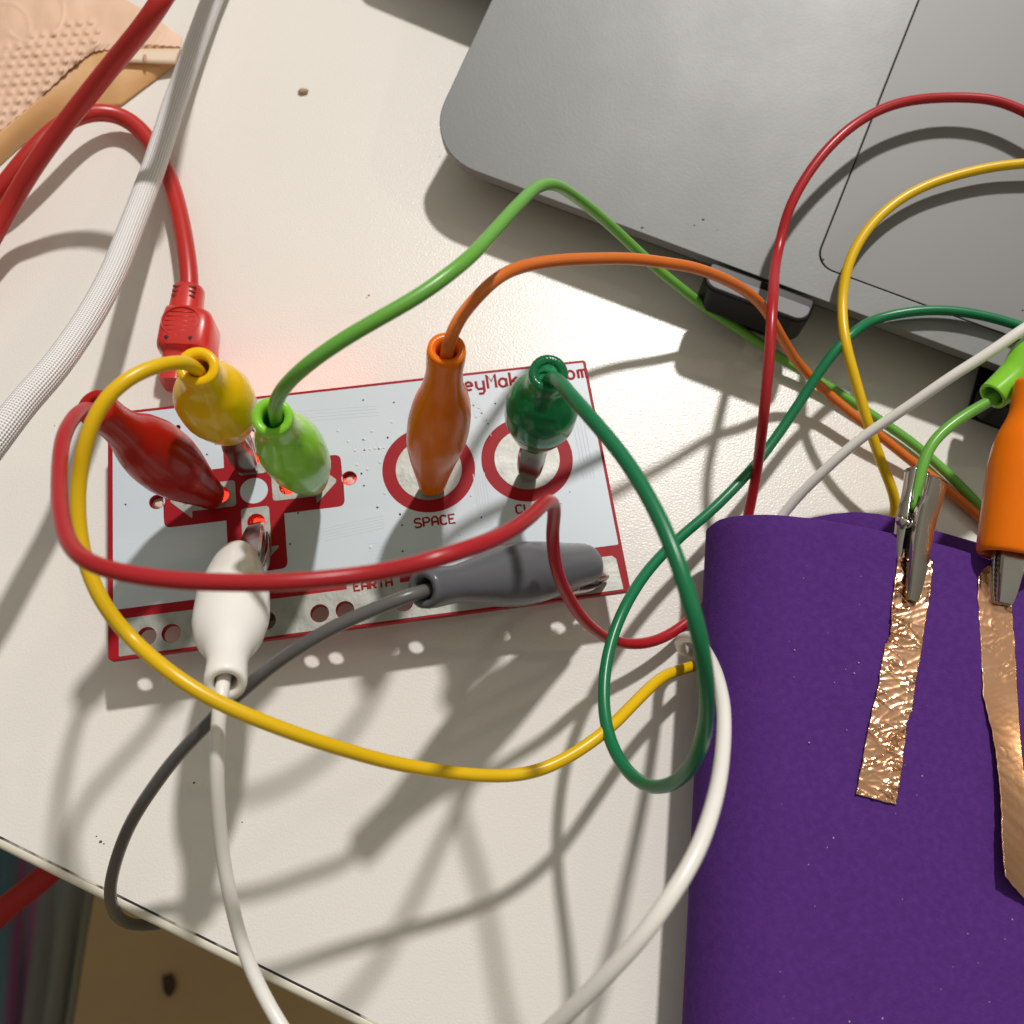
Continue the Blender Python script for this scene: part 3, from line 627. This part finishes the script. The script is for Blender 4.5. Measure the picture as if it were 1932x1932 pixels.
def foil(name, label, left, right, crumple, lift=None, seed=0, rows=220, cols=30):
    def along(tbl, t):
        L_ = [0.0]
        for i in range(len(tbl)-1): L_.append(L_[-1] + (V(tbl[i+1]) - V(tbl[i])).length)
        s = t*L_[-1]
        for i in range(len(tbl)-1):
            if s <= L_[i+1] + 1e-6: return V(tbl[i]).lerp(V(tbl[i+1]), (s-L_[i])/(L_[i+1]-L_[i]))
    vs, fs = [], []
    for i in range(rows+1):
        t = i/rows; l, r = along(left, t), along(right, t)
        l = l + V((1.0, .3))*1.6*noise.noise(V((t*34, seed, 1))) ; r = r + V((1, .3))*1.6*noise.noise(V((t*30, seed, 7)))
        for j in range(cols+1):
            s = j/cols; p = l.lerp(r, s)
            if i == rows: p = p + V((0, 1))*2*noise.noise(V((s*5, seed, 2)))
            q = V((p.x/26, p.y/11, seed)); k = crumple(t, s)*(.25 + 1.1*max(0, min(1, .5 + 1.6*noise.noise(V((p.x/45, p.y/38, seed + 11))))))
            def ridge(n, w_): return max(0.0, 1 - abs(n)/w_)**1.5
            w1 = noise.noise(V((p.x/70, (p.y + .3*p.x)/19, seed))); w2 = noise.noise(V((p.x/55, (p.y - .45*p.x)/24, seed + 9))); w3 = noise.noise(V((p.x/24, p.y/30, seed + 4)))
            h = .024*ridge(w1, .16) + .022*ridge(w2, .13) + .012*ridge(w3, .12) + .03*noise.noise(V((p.x/60, p.y/40, seed + 2)))
            h = max(.112, .125 + h*k) + (lift(t, s) if lift else 0)
            vs.append(foam(p.x, p.y, h)[0])
    for i in range(rows):
        for j in range(cols): a = i*(cols+1)+j; fs.append((a, a+1, a+cols+2, a+cols+1))
    o = obj(name, (vs, fs), M['copper'], solid=.006, sharp=28); o['label'] = label; o['category'] = 'copper tape'; o['group'] = 'copper foil strips on the foam'
    return o
O8 = (1597.2, 958.3); zz8 = lambda l: [(O8[0] + x*.39664, O8[1] + y*.39664) for x, y in l]
foil('copper_strip', 'crumpled copper foil strip under the bare metal clip', zz8([(252, 182), (240, 262), (213, 485), (209, 600), (182, 650), (165, 750), (150, 850), (124, 955), (95, 1090), (75, 1200), (45, 1362)]),
     zz8([(395, 243), (412, 258), (402, 400), (375, 545), (356, 690), (332, 820), (312, 965), (292, 1010), (270, 1200), (238, 1412)]), lambda t, s: 1.0, None, 3)
foil('copper_strip', 'smooth copper foil strip with a lifted end under the orange clip', zz8([(700, 266), (660, 280), (628, 325), (624, 420), (640, 700), (650, 900), (690, 1050), (716, 1200), (735, 1400), (740, 1600), (755, 1752)]),
     zz8([(760, 275), (785, 440), (802, 640), (815, 900), (830, 1100), (850, 1300), (870, 1600), (880, 1900)]), lambda t, s: (.9 if t < .14 else (.30 if t < .36 else .07)) * (1.5 if s < .06 or s > .94 else 1), lambda t, s: .22*max(0, t-.35)/.65*(1-s) + .05*max(0, t-.35), 8)

# far ends of the lime and orange leads
tl, hd = at(1738, 886, 2.62), foam(1713, 1133, .15)[0]; hd.z -= .03
Fm = frame_of(tl, hd, -24); metal_clip(t_lime, Fm, (hd - tl).length/2.9, .06, True)
Fm = frame_of(at(1978, 662, 3.0), at(1872, 748, 2.85)); Lb = (at(1978, 662, 3.0) - at(1872, 748, 2.85)).length
obj('clip_sleeve', boot(Fm, Lb, Lb, [(0, .5, .45), (.3, .46, .42), (.62, .33, .32), (1.0, .27, .27)]), M['s_lime'], t_lime, label='lime sleeve pushed back along the cord')
tl, hd = at(1947, 722, 3.35), foam(1893, 1137, .2)[0]
Fm = frame_of(tl, hd, 0); tot = (hd - tl).length; metal_clip(t_orange, Fm, 1.0, .02)
obj('clip_sleeve', boot(Fm, tot, tot*.80, [(0, .275, .275), (.05, .29, .29), (.16, .30, .30), (.38, .50, .47), (.55, .55, .50), (.8, .55, .50), (.97, .545, .49), (1, .52, .47)]), M['s_orange'], t_orange)

# ------------------------------------------------------------------ red USB cable, braided cable
us = thing('usb_cable', 'thick red USB cable plugged into the back of the board', 'cable', at(350, 690, 0))
pa, pb = at(358, 545, .62), at(322, 756, .62)
Fm = frame_of(pa, pb)
path = pts_of([(600, -420, .5), (480, -270, 1.0), (385, -130, 2.4), (338, -50, 3.7), (308, -5, 4.2), (278, 40, 3.9), (228, 102, 3.3), (168, 175, 2.6), (112, 248, 2.0), (62, 318, 1.5), (20, 385, 1.0), (-20, 455, .75), (-70, 550, .5), (-120, 640, .35), (-165, 640, .35), (-150, 560, .35), (-95, 480, .4), (-35, 405, .5), (8, 350, .8), (48, 300, .95), (92, 253, 1.0), (136, 222, .85), (180, 209, .6), (226, 216, .42), (267, 246, .36), (301, 295, .34), (325, 352, .38), (342, 420, .5), (353, 490, .6), (358, 545, .62), (356, 575, .62)])
vs, fs, uv = tube(spline(path, .16), .195, 18); obj('cord', (vs, fs), M['usbcord'], us)
pl = []
xs = Fm.to_3x3() @ V((1, 0, 0)); ys = Fm.to_3x3() @ V((0, 1, 0))
PT = (pb - pa).length
def prism(sections, S=28, pw=4.0):
    vs, fs = [], []
    for (x, yc, hw, hh) in sections:
        for k in range(S):
            a = 2*math.pi*k/S; c, s = math.cos(a), math.sin(a)
            vs.append(Fm @ V((-PT + x, yc + hw*math.copysign(abs(c)**(2/pw), c), hh*math.copysign(abs(s)**(2/pw), s))))
    for i in range(len(sections)-1):
        for k in range(S): a = i*S+k; b = i*S+(k+1) % S; fs.append((a, b, b+S, a+S))
    fs += [tuple(range(S))[::-1], tuple(range((len(sections)-1)*S, len(sections)*S))]
    return vs, fs
yo = .0
obj('plug', prism([(.60, yo, .30, .32), (.66, yo+.06, .40, .40), (.75, yo+.14, .48, .46), (.9, yo+.17, .53, .49), (1.1, yo+.17, .55, .50), (1.5, yo+.17, .55, .50), (1.60, yo+.16, .52, .48), (1.66, yo, .28, .36), (1.75, yo, .23, .33), (2.3, yo-.0, .23, .33)], 36, 4.5), M['usb'], us, sharp=50)
obj('strain_relief', prism([(0, 0, .27, .27), (.03, 0, .31, .31), (.12, 0, .32, .32), (.60, 0, .34, .34), (.72, 0, .36, .36)], 28, 2.4), M['usb'], us, sharp=50)
for x in (.14, .25, .36):
    for s in (-1, 1):
        obj('relief_slot', box(Fm @ V((-PT + x, s*.155, .300)), .045, .17, .03, xs, ys), M['slot'], us, smooth=False)
rg = []
for k in range(5):
    x = .86 + k*.11; wd = .30*math.sqrt(1 - ((k-2)/3.2)**2)
    rg.append(tube([Fm @ V((-PT + x, -wd + .1, .486)), Fm @ V((-PT + x, wd + .1, .486))], .015, 8)[:2])
ov = [Fm @ V((-PT + 1.08 + .34*math.cos(a), .38*math.sin(a) + .1, .486)) for a in [2*math.pi*k/40 for k in range(41)]]
obj('grip_ridges', join(tube(ov, .015, 8)[:2], *rg), M['usb'], us)
for s in (-1, 1): obj('mould_mark', lump(Fm @ V((-PT + 1.47, s*.24 + .12, .5)), (.04, .04, .012), s), M['hole'], us)

bc = pts_of([(640, -520, .35), (520, -280, .35), (455, -130, .36), (415, -35, .4), (395, 15, .42), (360, 108, .5), (321, 220, .72), (286, 328, 1.05), (252, 420, 1.4), (211, 520, 1.9), (160, 612, 2.4), (101, 695, 2.9), (40, 768, 3.2), (-25, 850, 3.4), (-120, 980, 3.4), (-220, 1100, 3.2)])
vs, fs, uv = tube(spline(bc), .248, 24)
o = obj('braided_cable', (vs, fs), M['braid'], uvs=uv); o['label'] = 'thick white woven charging cable crossing the left corner'; o['category'] = 'cable'

# ------------------------------------------------------------------ peach paper packet at the top left
nk = thing('paper_packet', 'peach embossed paper packet beside the red cable', 'packet', at(80, 120, 0))
O1 = .33068
def zp(l): return [(x*O1, y*O1) for x, y in l]
low = zp([(-420, 1060), (-200, 900), (0, 752), (105, 665), (200, 582), (300, 490), (400, 392), (470, 338), (530, 294), (600, 285), (700, 281), (830, 276), (930, 277), (1030, 277)])
hig = zp([(-420, -250), (-200, -300), (100, -320), (300, -300), (450, -260), (560, -160), (640, -80), (720, 0), (780, 35), (835, 62), (890, 103), (940, 142), (990, 180), (1040, 215)])
def lerp_tbl(tbl, s):
    x = s*(len(tbl)-1); i = min(int(x), len(tbl)-2); return V(tbl[i]).lerp(V(tbl[i+1]), x - i)
dots = []
for r in range(-2, 12):
    for c in range(-6, 9):
        x = 20 + c*62 + (31 if r % 2 else 0) + r*10; y = 160 + r*52 - c*4
        if y > 235 - .32*x + 20 and y < 735 - .88*x and x < 560 and y > 100: dots.append((x*O1, y*O1))
NU, NV = 170, 130; vs, fs = [], []
for i in range(NU+1):
    s = i/NU; a, b = lerp_tbl(low, s), lerp_tbl(hig, s)
    a = a + V((0, 1.2*math.sin(s*190)))                              # crimped edge
    for j in range(NV+1):
        t = j/NV; p = a.lerp(b, t)
        z = .55 + .10*math.sin(p.x/70 + 1)*math.cos(p.y/90) + .04*noise.noise(V((p.x/40, p.y/40, 0)))
        z = z*(1 - .55*max(0, (s-.72)/.28)) - .05*max(0, 1 - t*6)
        for (dx, dy) in dots:
            q = (p.x-dx)**2 + (p.y-dy)**2
            if q < 140: z += .06*math.exp(-q/36)
        for (cx, cy, rr) in ((10, 52, 46), (60, 20, 60)):
            q = abs(math.hypot(p.x-cx, p.y-cy) - rr)
            if q < 6: z += .02*math.exp(-q*q/5)
        vs.append(at(p.x, p.y, z))
for i in range(NU):
    for j in range(NV): k = i*(NV+1)+j; fs.append((k, k+1, k+NV+2, k+NV+1))
obj('embossed_sheet', (vs, fs), M['napkin'], nk, solid=.012)
bot = zp([(-420, 1300), (-200, 1110), (0, 942), (105, 845), (200, 770), (300, 705), (400, 655), (490, 630), (560, 618), (640, 612), (690, 606), (790, 530), (890, 455), (1003, 366)])
vs, fs = [], []
for i in range(61):
    s = i/60; a, b = lerp_tbl(low, s), lerp_tbl(bot, s)
    for j in range(15):
        t = j/14; p = a.lerp(b, t)
        za = .46*(1 - .55*max(0, (s-.72)/.28)); vs.append(at(p.x, p.y, za*(1-t) + .03*t + .05*math.sin(t*math.pi)))
for i in range(60):
    for j in range(14): k = i*15+j; fs.append((k, k+1, k+16, k+15))
obj('side_flap', (vs, fs), M['napkin_in'], nk, solid=.012)
vs, fs = [], []
for i in range(21):
    s = i/20; a, b = V(zp([(655, 283)])[0]).lerp(V(zp([(1028, 279)])[0]), s), V(zp([(655, 352)])[0]).lerp(V(zp([(1000, 368)])[0]), s)
    for j in range(4): p = a.lerp(b, j/3); vs.append(at(p.x, p.y, .52*(1 - .45*s) - .05*j/3 + .02))
for i in range(20):
    for j in range(3): k = i*4+j; fs.append((k, k+1, k+5, k+4))
obj('paper_strip', (vs, fs), M['napkin_tab'], nk, solid=.01)
for (x, y, a, b) in ((700, 335, 9, 12), (826, 330, 10, 26)):
    p = at(x*O1, y*O1, .52 - .2*(x-655)/373 + .015); obj('print_mark', lump(p, (a*.0045, b*.0045, .006), x), M['print'], nk)

# ------------------------------------------------------------------ crumb and specks on the table
o = obj('crumb', lump(at(572, 172, .05), (.115, .075, .06), 5), M['crumb']); o['label'] = 'small brown crumb on the bare table between packet and laptop'; o['category'] = 'crumb'
sp = []
for (u, v, r) in ((696, 557, .022), (692, 561, .012), (366, 1477, .022), (190, 1588, .028), (182, 1578, .012), (196, 1592, .014), (457, 1551, .013), (103, 803, .012), (830, 295, .014), (1000, 1010, .001)):
    sp.append(lump(at(u, v, .004), (r, r*.8, .006), u))
o = obj('dirt_specks', join(*sp), M['speck']); o['kind'] = 'stuff'; o['label'] = 'tiny dark specks of dirt on the table'
